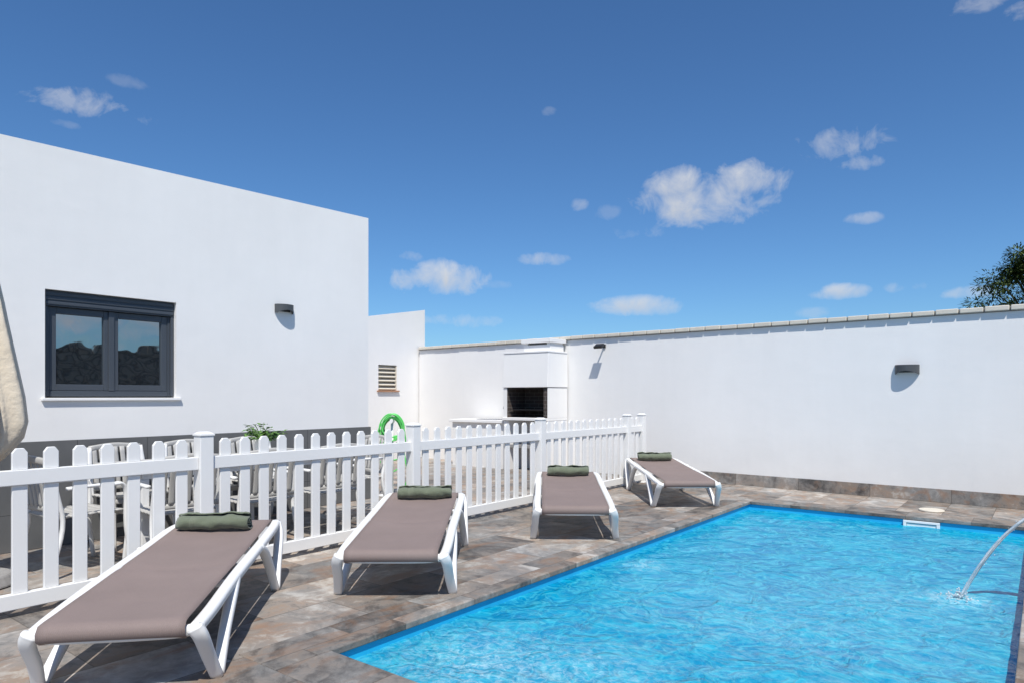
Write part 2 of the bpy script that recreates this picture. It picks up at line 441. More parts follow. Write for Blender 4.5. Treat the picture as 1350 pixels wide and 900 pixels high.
for k in range(90):
    s = random.random(); i = int(s*14); p = pts[i]
    q = Vector(p)+Vector((random.gauss(0, .012), random.gauss(0, .03), random.gauss(0, .012)))
    bmesh.ops.create_icosphere(bm, subdivisions=1, radius=random.uniform(.002, .005), matrix=Matrix.Translation(q))
for k in range(150):
    a = random.uniform(0, 6.28); r = abs(random.gauss(0, .06))
    q = Vector((-0.47+r*math.cos(a), 5.6+r*math.sin(a), WZ+0.003+abs(random.gauss(0, .03))*max(0, 1-r*7)))
    bmesh.ops.create_icosphere(bm, subdivisions=1, radius=random.uniform(.003, .009), matrix=Matrix.Translation(q))
mkobj('water_jet', bm, M_jet, None, smooth=True)

# ------------------------------------------------------------ walls with hole
def xwall(bm, X, y0, y1, ztop, hole, depth, xback):
    hy0, hy1, hz0, hz1 = hole
    V = {}
    def v(x, y, z):
        k = (round(x, 4), round(y, 4), round(z, 4))
        if k not in V: V[k] = bm.verts.new(k)
        return V[k]
    def q(*ps): bm.faces.new([v(*p) for p in ps])
    q((X,y0,-0.1),(X,hy0,-0.1),(X,hy0,hz0),(X,hy0,hz1),(X,hy0,ztop(hy0)),(X,y0,ztop(y0)))
    q((X,hy1,-0.1),(X,y1,-0.1),(X,y1,ztop(y1)),(X,hy1,ztop(hy1)),(X,hy1,hz1),(X,hy1,hz0))
    q((X,hy0,-0.1),(X,hy1,-0.1),(X,hy1,hz0),(X,hy0,hz0))
    q((X,hy0,hz1),(X,hy1,hz1),(X,hy1,ztop(hy1)),(X,hy0,ztop(hy0)))
    D = X-depth
    q((X,hy0,hz0),(X,hy1,hz0),(D,hy1,hz0),(D,hy0,hz0)); q((X,hy0,hz1),(D,hy0,hz1),(D,hy1,hz1),(X,hy1,hz1))
    q((X,hy0,hz0),(D,hy0,hz0),(D,hy0,hz1),(X,hy0,hz1)); q((X,hy1,hz0),(X,hy1,hz1),(D,hy1,hz1),(D,hy1,hz0))
    q((D,hy0,hz0),(D,hy1,hz0),(D,hy1,hz1),(D,hy0,hz1))
    B = xback
    q((X,y0,-0.1),(X,y0,ztop(y0)),(B,y0,ztop(y0)),(B,y0,-0.1)); q((X,y1,-0.1),(B,y1,-0.1),(B,y1,ztop(y1)),(X,y1,ztop(y1)))
    q((B,y0,-0.1),(B,y0,ztop(y0)),(B,y1,ztop(y1)),(B,y1,-0.1))
    q((X,y0,ztop(y0)),(X,hy0,ztop(hy0)),(X,hy1,ztop(hy1)),(X,y1,ztop(y1)),(B,y1,ztop(y1)),(B,y0,ztop(y0)))

HX = -6.8
house = empty('white_house')
bm = bmesh.new()
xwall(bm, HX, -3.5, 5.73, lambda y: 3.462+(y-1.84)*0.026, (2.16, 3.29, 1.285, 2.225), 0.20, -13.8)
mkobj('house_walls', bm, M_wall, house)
box('house_plinth', HX+0.002, HX+0.022, -3.5, 5.732, 0.001, 0.915, M_plinth, house)
box('house_plinth_return', -13.8, HX+0.022, 5.733, 5.752, 0.001, 0.915, M_plinth, house)
win = empty('window'); win.parent = house
fx = HX-0.10
def wb(n, y0, y1, z0, z1, x0, x1, m=M_anth, bev=0.004): return box(n, x0, x1, y0, y1, z0, z1, m, win, bev)
Y0, Y1, Z0, Z1 = 2.163, 3.287, 1.30, 2.223
wb('shutter_box', Y0, Y1, 2.085, Z1, fx-0.05, fx+0.06, M_anth2)
for k in range(3): wb('shutter_line', Y0+.01, Y1-.01, 2.10+k*.04, 2.125+k*.04, fx+0.0605, fx+0.066, M_anth)
wb('frame_left', Y0, Y0+0.05, Z0, 2.084, fx-0.05, fx+0.03)
wb('frame_right', Y1-0.05, Y1, Z0, 2.084, fx-0.05, fx+0.03)
wb('frame_bottom', Y0+0.0505, Y1-0.0505, Z0, Z0+0.05, fx-0.05, fx+0.03)
wb('guide_left', Y0, Y0+0.03, Z0+.002, 2.084, fx+0.031, fx+0.055)
wb('guide_right', Y1-0.03, Y1, Z0+.002, 2.084, fx+0.031, fx+0.055)
mid = (Y0+Y1)/2
for nm, a, c in (('left', Y0+0.051, mid-0.012), ('right', mid+0.002, Y1-0.051)):
    z0_, z1_ = Z0+0.052, 2.082
    w = 0.056
    wb('sash_'+nm+'_a', a, a+w, z0_, z1_, fx-0.03, fx+0.022)
    wb('sash_'+nm+'_b', c-w, c, z0_, z1_, fx-0.03, fx+0.022)
    wb('sash_'+nm+'_c', a+w+.0005, c-w-.0005, z0_, z0_+w, fx-0.03, fx+0.022)
    wb('sash_'+nm+'_d', a+w+.0005, c-w-.0005, z1_-w, z1_, fx-0.03, fx+0.022)
    wb('glass_'+nm, a+w-.002, c-w+.002, z0_+w-.002, z1_-w+.002, fx-0.012, fx-0.004, M_glass, 0)
wb('meeting_cover', mid-0.03, mid+0.02, Z0+0.052, 2.082, fx+0.0225, fx+0.035)
box('window_sill', HX-0.19, HX+0.028, 2.13, 3.33, 1.262, 1.288, M_wall, house, 0.004)

annex = empty('side_annex')
AX = -10.6
bm = bmesh.new()
xwall(bm, AX, 5.80, 10.50, lambda y: 2.887+(y-8.96)*0.178, (9.19, 9.69, 1.42, 1.94), 0.18, -13.9)
mkobj('annex_walls', bm, M_wall, annex)
vent = empty('louvre_vent'); vent.parent = annex
box('vent_back', AX-0.175, AX-0.165, 9.20, 9.68, 1.43, 1.93, M_black, vent)
bm = bmesh.new()
for k in range(6):
    z = 1.455+k*0.083
    vs = addbox(bm, -0.05, 0.05, 9.195, 9.685, -0.011, 0.011)
    bmesh.ops.transform(bm, matrix=Matrix.Translation((AX-0.06, 0, z+0.02)) @ Matrix.Rotation(math.radians(38), 4, 'Y'), verts=vs)
mkobj('vent_slats', bm, M_cream, vent)
box('vent_frame_side', AX-0.12, AX-0.01, 9.672, 9.688, 1.425, 1.935, M_cream, vent)
box('vent_sill', AX-0.10, AX+0.045, 9.15, 9.73, 1.395, 1.424, M_terra, annex, 0.004)

# ------------------------------------------------------------ perimeter wall
WANG = math.atan(-0.0485)
pw = empty('perimeter_wall', (0, 9.79, 0), WANG)
WT = 2.28
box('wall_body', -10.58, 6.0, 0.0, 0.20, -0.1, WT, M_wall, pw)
box('coping_mortar_bed', -10.58, 6.0, -0.018, 0.218, WT+0.001, WT+0.060, M_mortar, pw)
bm = bmesh.new()
x = -10.57
while x < 5.9:
    dz = random.uniform(-.003, .003); dy = random.uniform(-.004, .004)
    addbox(bm, x+0.008, x+0.242, -0.045+dy, 0.24+dy, WT+0.010+dz*0.3, WT+0.070+dz)
    x += 0.25
o = mkobj('coping_tiles', bm, M_copetile, pw); bevel(o, 0.009, 2)
box('slate_skirting', -4.9, 6.0, -0.012, -0.002, 0.002, 0.165, M_skirt, pw, 0.002)
sw = box('dry_stone_wall', 3.2, 3.55, -3.9, 9.3, -0.1, 2.30, M_stone)
bm = bmesh.new()
y = -3.9
while y < 9.2:
    L = random.uniform(.25, .5)
    addbox(bm, 3.15+random.uniform(0, .04), 3.6-random.uniform(0, .04), y+.01, min(y+L, 9.3)-.01, 2.301, 2.301+random.uniform(.09, .14)); y += L
o = mkobj('capstones', bm, M_stone, sw); bevel(o, .02)

def wall_lamp(name, loc, rotz, k=1.0):
    e = empty(name, loc, rotz)
    bm = bmesh.new(); N = 24; W, Dp = 0.13*k, 0.105*k
    rings = []
    for i in range(N+1):
        th = math.pi*i/N
        x = -W*math.cos(th); s = math.sin(th) if 0 < i < N else 0
        zt = 0.050*k; zb_ = (-0.062+0.040*math.sin(th)**2)*k
        row = []
        for sc_ in (1.0, 0.93):
            row += [bm.verts.new((x*sc_, -0.002-Dp*s*sc_, zt)), bm.verts.new((x*sc_, -0.002-Dp*s*sc_, zb_))]
        rings.append(row)
    for a, b_ in zip(rings, rings[1:]):
        bm.faces.new((a[0], a[1], b_[1], b_[0])); bm.faces.new((a[2], b_[2], b_[3], a[3]))
        bm.faces.new((a[0], b_[0], b_[2], a[2])); bm.faces.new((a[1], a[3], b_[3], b_[1]))
    mkobj('lamp_shell', bm, M_lamp, e, smooth=False)
    bm = bmesh.new(); vs = []
    for i in range(N+1):
        th = math.pi*i/N
        vs.append(bm.verts.new((-W*.95*math.cos(th), -0.003-Dp*.94*(math.sin(th) if 0 < i < N else 0), 0.035*k)))
    bm.faces.new(vs)
    mkobj('lamp_diffuser', bm, M_lamp, e)
    box('lamp_backplate', -0.09*k, 0.09*k, -0.014, -0.001, -0.04*k, 0.045*k, M_lamp, e)
    return e
wall_lamp('wall_lamp', (HX, 4.50, 2.285), math.radians(90), .88)
def wall_hit(u):
    l = (u-675)/900; a = -S38+C38*l; b_ = C38+S38*l
    d = 9.79/(b_+0.0485*a); return a*d, b_*d, d
x_, y_, d_ = wall_hit(1196)
wall_lamp('wall_lamp', (x_, y_, 1.3+36*d_/900), WANG, 1.05)
x_, y_, d_ = wall_hit(797)
fl = empty('floodlight', (x_, y_, 1.3+66*d_/900), WANG)
bm = bmesh.new()
sweep(bm, [(0.0, -0.002, 0.0), (0, -0.06, 0.01), (-0.0, -0.15, 0.02)], 0.012, 0.012, 4, 8)
mkobj('arm', bm, M_black, fl)
bm = bmesh.new()
MT = Matrix.Translation((0, -0.17, -.01)) @ Matrix.Rotation(math.radians(-58), 4, 'X')
for args in ((-0.08, 0.08, -0.018, 0.018, -0.05, 0.05), (-0.07, 0.07, -0.024, -0.0185, -0.042, 0.042)):
    vs = addbox(bm, *args); bmesh.ops.transform(bm, matrix=MT, verts=vs)
mkobj('lamp_head', bm, M_black, fl)
box('wall_plate', -0.025, 0.025, -0.02, -0.001, -0.03, 0.03, M_black, fl)

# ------------------------------------------------------------ barbecue
bq = empty('masonry_barbecue')
bx0, bx1, by0, by1 = -7.60, -6.65, 9.49, 10.09
box('base_left', bx0, bx0+.1, by0, by1, 0, .88, M_wall, bq, .005)
box('base_right', bx1-.1, bx1, by0, by1, 0, .88, M_wall, bq, .005)
box('base_back', bx0+.101, bx1-.101, by1-.1, by1, 0, .88, M_wall, bq)
box('base_shelf', bx0+.101, bx1-.101, by0+.02, by1-.101, .40, .45, M_grey, bq)
box('hearth_slab', bx0-.02, bx1+.005, by0-.03, by1, .881, .93, M_wall, bq, .005)
box('firebox_left', bx0+.004, bx0+.085, by0+.004, by1-.004, .9305, 1.455, M_brick, bq)
box('firebox_right', bx1-.085, bx1-.003, by0+.004, by1-.004, .9305, 1.455, M_brick, bq)
box('firebox_right_face', bx1-.0025, bx1+.006, by0, by1-.002, .9305, 1.449, M_wall, bq)
box('firebox_left_face', bx0-.006, bx0+.003, by0, by1-.002, .9305, 1.449, M_wall, bq)
box('firebox_jamb_left', bx0+.0035, bx0+.075, by0-.006, by0+.003, .9305, 1.449, M_wall, bq)
box('firebox_back', bx0+.0855, bx1-.0855, by1-.09, by1-.004, .9305, 1.455, M_brick, bq)
box('grill_grate', bx0+.1, bx1-.1, by0+.05, by1-.1, 1.06, 1.07, M_black, bq)
bm = bmesh.new()
lo = [(bx0-.015, by0-.025, 1.457), (bx1+.016, by0-.025, 1.457), (bx1+.016, by1, 1.457), (bx0-.015, by1, 1.457)]
hi = [(bx0-.004, by0+.01, 2.05), (bx1+.008, by0+.01, 2.05), (bx1+.008, by1, 2.05), (bx0-.004, by1, 2.05)]
R_ = [[bm.verts.new(p) for p in r] for r in (lo, hi)]
for a, b_ in zip(R_, R_[1:]):
    for i in range(4): bm.faces.new((a[i], a[(i+1) % 4], b_[(i+1) % 4], b_[i]))
bm.faces.new(R_[0][::-1]); bm.faces.new(R_[1])
o = mkobj('hood', bm, M_wall, bq); bevel(o, .006)
box('hood_cap', bx0-.012, bx1+.016, by0+.0, by1-.01, 2.0505, 2.08, M_wall, bq, .004)
box('chimney', bx0+.34, bx1-.04, by0+.14, by1-.05, 2.081, 2.19, M_wall, bq, .004)
for k, (a, c) in enumerate(((bx0+.35, bx0+.42), (bx1-.12, bx1-.05))):
    box('chimney_pillar', a, c, by0+.15, by1-.06, 2.1905, 2.225, M_wall, bq)
box('chimney_core', bx0+.40, bx1-.10, by0+.22, by1-.12, 2.1905, 2.224, M_grey, bq)
box('chimney_cap', bx0+.31, bx1-.01, by0+.10, by1-.01, 2.2255, 2.29, M_wall, bq, .004)
ct = empty('sink_counter')
box('counter_base', -8.9, bx0-.05, 9.55, 10.08, 0, .82, M_wall, ct)
box('counter_top', -8.95, bx0-.03, 9.50, 10.12, .8205, .87, M_wall, ct, .005)
box('sink_rim', -8.35, -7.85, 9.60, 9.98, .8705, .885, M_steel, ct, .004)
bm = bmesh.new()
sweep(bm, [(-7.85, 9.95, .885), (-7.85, 9.95, 1.08), (-7.85, 9.90, 1.15), (-7.85, 9.82, 1.13), (-7.85, 9.80, 1.07)], .012, .012, 5, 10, up=(1, 0, 0))
mkobj('tap', bm, M_black, ct)

# ------------------------------------------------------------ fence
FX = -4.80
fence = empty('picket_fence')
posts = [-1.65, 0.43, 2.52, 4.60, 6.70, 8.86, 9.32]
bm = bmesh.new()
for y in posts:
    w = 0.05
    addbox(bm, FX-w, FX+w, y-w, y+w, 0.004, 1.015)
mkobj_ = mkobj('posts', bm, M_plastic, fence); bevel(mkobj_, .005)
bm = bmesh.new()
for y in posts:
    w = .056
    addbox(bm, FX-w, FX+w, y-w, y+w, 1.0155, 1.030)
    b4 = [bm.verts.new((FX+sx*.052, y+sy*.052, 1.0305)) for sx, sy in ((-1,-1),(1,-1),(1,1),(-1,1))]
    t4 = [bm.verts.new((FX+sx*.030, y+sy*.030, 1.046)) for sx, sy in ((-1,-1),(1,-1),(1,1),(-1,1))]
    for i in range(4): bm.faces.new((b4[i], b4[(i+1)%4], t4[(i+1)%4], t4[i]))
    bm.faces.new(b4[::-1]); bm.faces.new(t4)
    addbox(bm, FX-.062, FX+.062, y-.062, y+.062, .0045, .02)
o = mkobj('post_caps', bm, M_plastic, fence); bevel(o, .003)
bm = bmesh.new()
for a, c in zip(posts, posts[1:]):
    for z0, z1 in ((.045, .135), (.775, .865)):
        addbox(bm, FX-.026, FX+.026, a+.051, c-.051, z0, z1)
o = mkobj('rails', bm, M_plastic, fence); bevel(o, .004)
bm = bmesh.new()
for a, c in zip(posts, posts[1:]):
    n = max(1, round((c-a)/.1615))
    for k in range(1, n):
        y = a+(c-a)*k/n+random.uniform(-.0015, .0015); hw = .040; t_ = .011
        addbox(bm, FX-t_, FX+t_, y-hw, y+hw, .1355, .7745)
        z0, zs, zt = .8655, .965+random.uniform(-.002, .002), .993
        prof = [(-hw, z0), (hw, z0), (hw, zs), (hw*.5, zt), (-hw*.5, zt), (-hw, zs)]
        f0 = [bm.verts.new((FX-t_, y+p, z)) for p, z in prof]; f1 = [bm.verts.new((FX+t_, y+p, z)) for p, z in prof]
        bm.faces.new(f0[::-1]); bm.faces.new(f1)
        for i in range(6): bm.faces.new((f0[i], f0[(i+1)%6], f1[(i+1)%6], f1[i]))
o = mkobj('pickets', bm, M_plastic, fence); bevel(o, .003, 1)

# ------------------------------------------------------------ loungers
def lounger(front, axis, towel_off=0.0):
    ax = Vector(axis).normalized()
    rz = math.atan2(ax.y, ax.x)-math.pi/2
    e = empty('sun_lounger', (front[0], front[1], 0.005), rz)
    def zprof(y):
        s = (y+.12)/1.85
        return .315+.085*s+.02*max(0, s-.6)
    bm = bmesh.new()
    for sx in (-1, 1):
        pts = [(sx*.330, -.17, .275), (sx*.338, .05, .292), (sx*.335, .5, zprof(.5)-.018), (sx*.335, 1.1, zprof(1.1)-.018), (sx*.335, 1.55, zprof(1.55)-.016), (sx*.318, 1.77, zprof(1.72)-.02)]
        sweep(bm, pts, .032, .024, 6, 14, power=3.2, taper=lambda s: 1-.12*abs(s-.5))
        sweep(bm, [(sx*.328, -.180, .285), (sx*.350, -.16, .235), (sx*.360, -.08, .12), (sx*.378, -.01, .0)], .021, .033, 6, 12, up=(sx, 0, .25), power=3.2, taper=lambda s: 1.1-.25*s)
        sweep(bm, [(sx*.335, .50, .325), (sx*.350, .38, .27), (sx*.362, .18, .13), (sx*.378, .015, .0)], .021, .031, 6, 12, up=(sx, 0, .25), power=3.2, taper=lambda s: 1.05-.2*s)
        sweep(bm, [(sx*.335, 1.08, .36), (sx*.352, 1.19, .30), (sx*.364, 1.33, .15), (sx*.378, 1.42, .0)], .021, .031, 6, 12, up=(sx, 0, .25), power=3.2, taper=lambda s: 1.05-.2*s)
        sweep(bm, [(sx*.325, 1.75, .385), (sx*.350, 1.70, .31), (sx*.364, 1.56, .15), (sx*.378, 1.44, .0)], .021, .033, 6, 12, up=(sx, 0, .25), power=3.2, taper=lambda s: 1.05-.2*s)
    sweep(bm, [(-.33, -.165, .272), (-.2, -.175, .262), (.2, -.175, .262), (.33, -.165, .272)], .020, .026, 5, 10, power=3)
    sweep(bm, [(-.32, 1.76, .385), (0, 1.78, .385), (.32, 1.76, .385)], .02, .024, 5, 10, power=3)
    sweep(bm, [(-.33, .48, .30), (.33, .48, .30)], .016, .02, 2, 10, power=3)
    sweep(bm, [(-.33, 1.10, .335), (.33, 1.10, .335)], .016, .02, 2, 10, power=3)
    mkobj('frame', bm, M_frame, e, smooth=True)
    bm = bmesh.new(); NX, NY = 14, 60
    prof = [(-.175, .240), (-.202, .258), (-.205, .290), (-.185, .314)]
    path = prof+[( -.14+1.86*k/NY, None) for k in range(NY+1)]+[(1.765, zprof(1.7)-.004), (1.79, zprof(1.7)-.03)]
    top = []
    for (y, z) in path:
        row = []
        for i in range(NX+1):
            s = i/NX*2-1
            x = s*.297
            if z is None:
                sag = .018*(1-s*s)*min(1, (y+.14)*4)*min(1, max(0, (1.74-y))*4)
                zz = zprof(y)+.006-sag+.003*math.sin(y*9)*(1-s*s)+.0018*noise.noise(Vector((x*9, y*5, front[1])))
                if abs(y-.66) < .04: zz -= .006*(1-abs(y-.66)/.04)
            else: zz = z+.002
            row.append(bm.verts.new((x, y, zz)))
        top.append(row)
    for a, b_ in zip(top, top[1:]):
        for i in range(NX): bm.faces.new((a[i], a[i+1], b_[i+1], b_[i]))
    o = mkobj('sling', bm, M_sling, e, smooth=True)
    md = o.modifiers.new('s', 'SOLIDIFY'); md.thickness = .005; md.offset = 1
    ty = 1.50
    tz = zprof(ty)+.064
    R3 = Matrix.Rotation(rz, 4, 'Z')
    wp = Vector((front[0], front[1], 0))+R3 @ Vector((towel_off, ty, tz))
    bm = bmesh.new(); L = .232; turns = 3.2; steps = 90
    ra = []
    cols = 30
    sd = front[1]*3.1
    for k in range(steps+1):
        th = turns*2*math.pi*k/steps
        r = .014+.052*k/steps
        row = []
        for i in range(cols+1):
            s = i/cols*2-1
            jit = .014*noise.noise(Vector((th*.5, sd, 3.0*(s > 0))))
            wob = .014*noise.noise(Vector((s*2.5+sd, th*.6, 1.3)))+.007*noise.noise(Vector((s*8, th*1.3, sd)))
            rr = r+wob-.006*max(0, abs(s)-.88)*10
            zz = rr*math.sin(th+.6)*.92
            row.append(bm.verts.new((s*(L+jit), rr*1.16*math.cos(th+.6), max(zz, -.056))))
        ra.append(row)
    for a, b_ in zip(ra, ra[1:]):
        for i in range(cols): bm.faces.new((a[i], a[i+1], b_[i+1], b_[i]))
    o = mkobj('rolled_towel', bm, M_towel, None, smooth=True, loc=wp, rotz=rz+random.uniform(-.08, .08))
    md = o.modifiers.new('s', 'SOLIDIFY'); md.thickness = .006
    return e
lounger((-3.295, 1.385), (-.73, .685), -.03)
lounger((-3.38, 3.08), (-.625, .78), .02)
lounger((-3.40, 5.28), (-.58, .815), 0)
lounger((-3.36, 7.62), (-.64, .77), 0)

# ------------------------------------------------------------ parasol (closed)
pa = empty('closed_parasol', (-5.76, 1.40, 0))
bm = bmesh.new()
prof = [(2.62, .03), (2.5, .05), (2.2, .11), (1.95, .15), (1.6, .20), (1.3, .245), (1.12, .26), (1.02, .24), (.95, .20), (.88, .15)]
N = 144; rings = []
for z, r in prof:
    row = []
    for i in range(N):
        th = 2*math.pi*i/N
        k = 1+.20*math.sin(th*8+z*1.2)+.09*math.sin(th*19+z*4)
        zz = z+(.045*math.sin(th*8) if z < 1.05 else 0)
        row.append(bm.verts.new((r*k*math.cos(th), r*k*math.sin(th), zz)))
    rings.append(row)
for a, b_ in zip(rings, rings[1:]):
    for i in range(N): bm.faces.new((a[i], a[(i+1)%N], b_[(i+1)%N], b_[i]))
o = mkobj('canopy', bm, M_canvas, pa, smooth=True); s_ = o.modifiers.new('s', 'SOLIDIFY'); s_.thickness = .003
bm = bmesh.new(); sweep(bm, [(0, 0, .05), (0, 0, 2.75)], .024, .024, 1, 14, power=2, smoothpath=False)
mkobj('pole', bm, M_frame, pa)
bm = bmesh.new(); bmesh.ops.create_cone(bm, cap_ends=True, segments=32, radius1=.26, radius2=.22, depth=.08, matrix=Matrix.Translation((0, 0, .045)))
o = mkobj('base', bm, M_grey, pa); bevel(o, .015)

# ------------------------------------------------------------ dining set
tb = empty('dining_table')
box('table_top', -6.28, -5.50, 2.35, 4.35, .715, .745, M_chair, tb, .008)
box('table_apron_a', -6.22, -6.19, 2.43, 4.27, .65, .714, M_frame, tb)
box('table_apron_b', -5.59, -5.56, 2.43, 4.27, .65, .714, M_frame, tb)
for x in (-6.22, -5.62):
    for y in (2.42, 4.22):
        box('table_leg', x, x+.06, y, y+.06, .003, .649, M_frame, tb, .006)
def chair(loc, rz, mt=M_frame):
    e = empty('garden_chair', (loc[0], loc[1], .004), rz)
    bm = bmesh.new()
    H = .84
    for sx in (-1, 1):
        sweep(bm, [(sx*.27, .27, 0), (sx*.255, .23, .3), (sx*.255, .22, .60), (sx*.26, .10, .635), (sx*.26, -.20, .635)], .020, .013, 5, 8, up=(0, 1, 0.1), power=3)
        sweep(bm, [(sx*.26, -.32, 0), (sx*.24, -.22, .35), (sx*.235, -.25, .58), (sx*.22, -.31, H)], .02, .014, 5, 8, up=(0, 1, 0.1), power=3)
    mkobj('frame', bm, mt, e, smooth=True)
    bm = bmesh.new()
    sweep(bm, [(-.22, -.31, H-.01), (0, -.33, H+.01), (.22, -.31, H-.01)], .014, .026, 5, 8, power=3)
    sweep(bm, [(-.235, -.24, .48), (.235, -.24, .48)], .012, .02, 2, 8, power=3)
    for k in range(7):
        x = -.18+.06*k
        sweep(bm, [(x, -.245, .48), (x, -.27, .64), (x, -.315, H)], .022, .006, 4, 8, up=(0, 1, 0), power=3)
    for k in range(7):
        y = -.2+.066*k
        sweep(bm, [(-.24, y, .43), (0, y, .42), (.24, y, .43)], .030, .010, 3, 8, power=3)
    sweep(bm, [(-.25, .23, .41), (.25, .23, .41)], .012, .022, 2, 8, power=3)
    mkobj('slats', bm, M_chair, e, smooth=True)
for y in (2.62, 3.30, 4.0): chair((-5.34, y-.05), math.radians(90+random.uniform(-6, 6)))
for y in (2.7, 3.35, 4.0): chair((-6.40, y), math.radians(-90+random.uniform(-4, 4)))
chair((-5.80, 2.05), math.radians(8)); chair((-5.9, 4.75), math.radians(175))

pl = empty('potted_plant', (-5.92, 3.68, .747))
bm = bmesh.new(); bmesh.ops.create_cone(bm, cap_ends=True, segments=28, radius1=.055, radius2=.075, depth=.14, matrix=Matrix.Translation((0, 0, .07)))
o = mkobj('pot', bm, M_frame, pl); bevel(o, .006)
bm = bmesh.new()
def leaf(bm, p, d, L, W, bend=.3):
    d = Vector(d).normalized(); s = d.cross(Vector((0, 0, 1)))
    if s.length < .01: s = Vector((1, 0, 0))
    s.normalize(); p = Vector(p)
    a = bm.verts.new(p); t_ = bm.verts.new(p+d*L-Vector((0, 0, L*bend)))
    m1 = p+d*L*.5+Vector((0, 0, -L*bend*.15))
    b1 = bm.verts.new(m1+s*W*.5); b2 = bm.verts.new(m1-s*W*.5); mc = bm.verts.new(m1-Vector((0, 0, W*.12)))
    bm.faces.new((a, b1, mc)); bm.faces.new((a, mc, b2)); bm.faces.new((b1, t_, mc)); bm.faces.new((mc, t_, b2))
for k in range(42):
    a = random.uniform(0, 6.28); el = random.uniform(.05, 1.15)
    d = Vector((math.cos(a)*math.cos(el), math.sin(a)*math.cos(el), math.sin(el)))
    L = random.uniform(.10, .22)
    st = Vector((0, 0, .13))
    sweep(bm, [st, st+d*L*.6+Vector((0, 0, .02)), st+d*L], .002, .002, 2, 5)
    for q in range(4):
        aa = a+random.uniform(-1.2, 1.2)
        leaf(bm, st+d*L*random.uniform(.55, 1), (math.cos(aa), math.sin(aa), random.uniform(-.2, .7)), random.uniform(.06, .10), random.uniform(.03, .05))
mkobj('leaves', bm, M_leafp, pl)
bm = bmesh.new(); bmesh.ops.create_cone(bm, cap_ends=True, segments=20, radius1=.035, radius2=.04, depth=.13, matrix=Matrix.Translation((0, 0, .065)))
mkobj('candle_jar', bm, M_terra, None, loc=(-5.95, 3.15, .747))

# ------------------------------------------------------------ hose on stand
hs = empty('hose_stand', (-6.72, 6.06, 0))
bm = bmesh.new()
rdir = Vector((C38, S38, 0))
for k in range(10):
    rr = .155+random.uniform(-.035, .03); el = 1.5+random.uniform(-.6, .7)
    off = random.uniform(-.06, .06); lat = random.uniform(-.02, .02)
    pts = []
    top_z = 1.06+random.uniform(-.06, .02)
    for i in range(28):
        th = 2*math.pi*i/28
        z = math.cos(th); hh = rr*el
        pts.append(rdir*(lat+math.sin(th)*rr*(1.0-.15*z))+Vector((-S38, C38, 0))*off+Vector((0, 0, top_z-hh+z*hh)))
    sweep(bm, pts, .009, .009, 1, 8, smoothpath=False, closed=True, power=2, up=(-S38, C38, .01))
sweep(bm, [rdir*.15+Vector((0, 0, .6)), rdir*.2+Vector((0, 0, .25)), rdir*.05+Vector((0, .1, .03)), rdir*-.0+Vector((0.25, .0, .02)), rdir*.2+Vector((0, .3, .02))], .010, .010, 8, 8)
mkobj('hose', bm, M_hose, hs, smooth=True)
bm = bmesh.new(); sweep(bm, [(0, 0, 0), (0, 0, 1.02)], .018, .018, 1, 10, smoothpath=False, power=2)
sweep(bm, [(-S38*-.08, C38*-.08, .98), (-S38*.08, C38*.08, .98)], .02, .03, 1, 10, smoothpath=False, power=2)
mkobj('stand', bm, M_frame, hs)
box('stand_foot', -.15, .15, -.15, .15, .002, .02, M_frame, hs, .004)

# ------------------------------------------------------------ tree behind the wall
def tree(name, base, H, crown_r, crown_c, nclump, seed):
    rnd = random.Random(seed)
    e = empty(name, base)
    bm = bmesh.new()
    sweep(bm, [(0, 0, 0), (.05, .03, H*.3), (-.05, .1, H*.6), (0, 0, H*.9)], .16, .16, 6, 10, power=2, taper=lambda s: 1-.8*s)
    lv = bmesh.new()
    for k in range(nclump):
        a = rnd.uniform(0, 6.28); z = rnd.uniform(-1, 1)
        rad = math.sqrt(max(0, 1-z*z))*rnd.uniform(.35, 1.15)
        c = Vector((math.cos(a)*rad*crown_r, math.sin(a)*rad*crown_r, crown_c+z*crown_r*.95+rnd.uniform(-.2, .2)))
        if k % 3 == 0:
            st = Vector((0, 0, min(H*.85, c.z*.75)))
            sweep(bm, [st, (st+c)/2+Vector((0, 0, -.1)), c], .035, .035, 4, 6, power=2, taper=lambda s: 1-.75*s)
        cr = rnd.uniform(.28, .52)
        for q in range(130):
            d = Vector((rnd.gauss(0, 1), rnd.gauss(0, 1), rnd.gauss(0, .6))).normalized()
            p = c+Vector((d.x, d.y, d.z*.6))*cr*rnd.random()**.5
            leaf(lv, p, d+Vector((0, 0, rnd.uniform(-.3, .6))), rnd.uniform(.10, .19), rnd.uniform(.035, .065))
    mkobj('trunk', bm, M_trunk, e); mkobj('crown', lv, M_leafd, e)
d = 22.0; l = (1372-675)/900*d
tree('pine_tree', (-S38*d+C38*l, C38*d+S38*l, -.05), 5.2, 1.9, 4.15, 250, 3)

# ------------------------------------------------------------ sun, sky, clouds
L = Vector((-.375, .375, -.84)).normalized()
sun = bpy.data.lights.new('sun', 'SUN'); sun.energy = 5.0; sun.angle = math.radians(.5); sun.color = (1.0, .965, .90)
so = bpy.data.objects.new('sun', sun); COL.objects.link(so)
so.rotation_euler = L.to_track_quat('-Z', 'Y').to_euler(); so.location = (5, -6, 12)
elev = math.asin(-L.z); rot = math.atan2(-L.x, -L.y)
w = bpy.data.worlds.new('World'); sc.world = w; w.use_nodes = True
t = NT(w.node_tree); t.n.clear()
sky = t.add('ShaderNodeTexSky', {'sky_type': 'NISHITA', 'sun_disc': False, 'sun_elevation': elev, 'sun_rotation': rot,
                                 'altitude': 0.0, 'air_density': 1.0, 'dust_density': 0.3, 'ozone_density': 3.0})
dirv = t.vm('NORMALIZE', t.add('ShaderNodeTexCoord').outputs['Generated'])
n1 = t.noise(dirv, 24, 9, 0.60, 0.35)
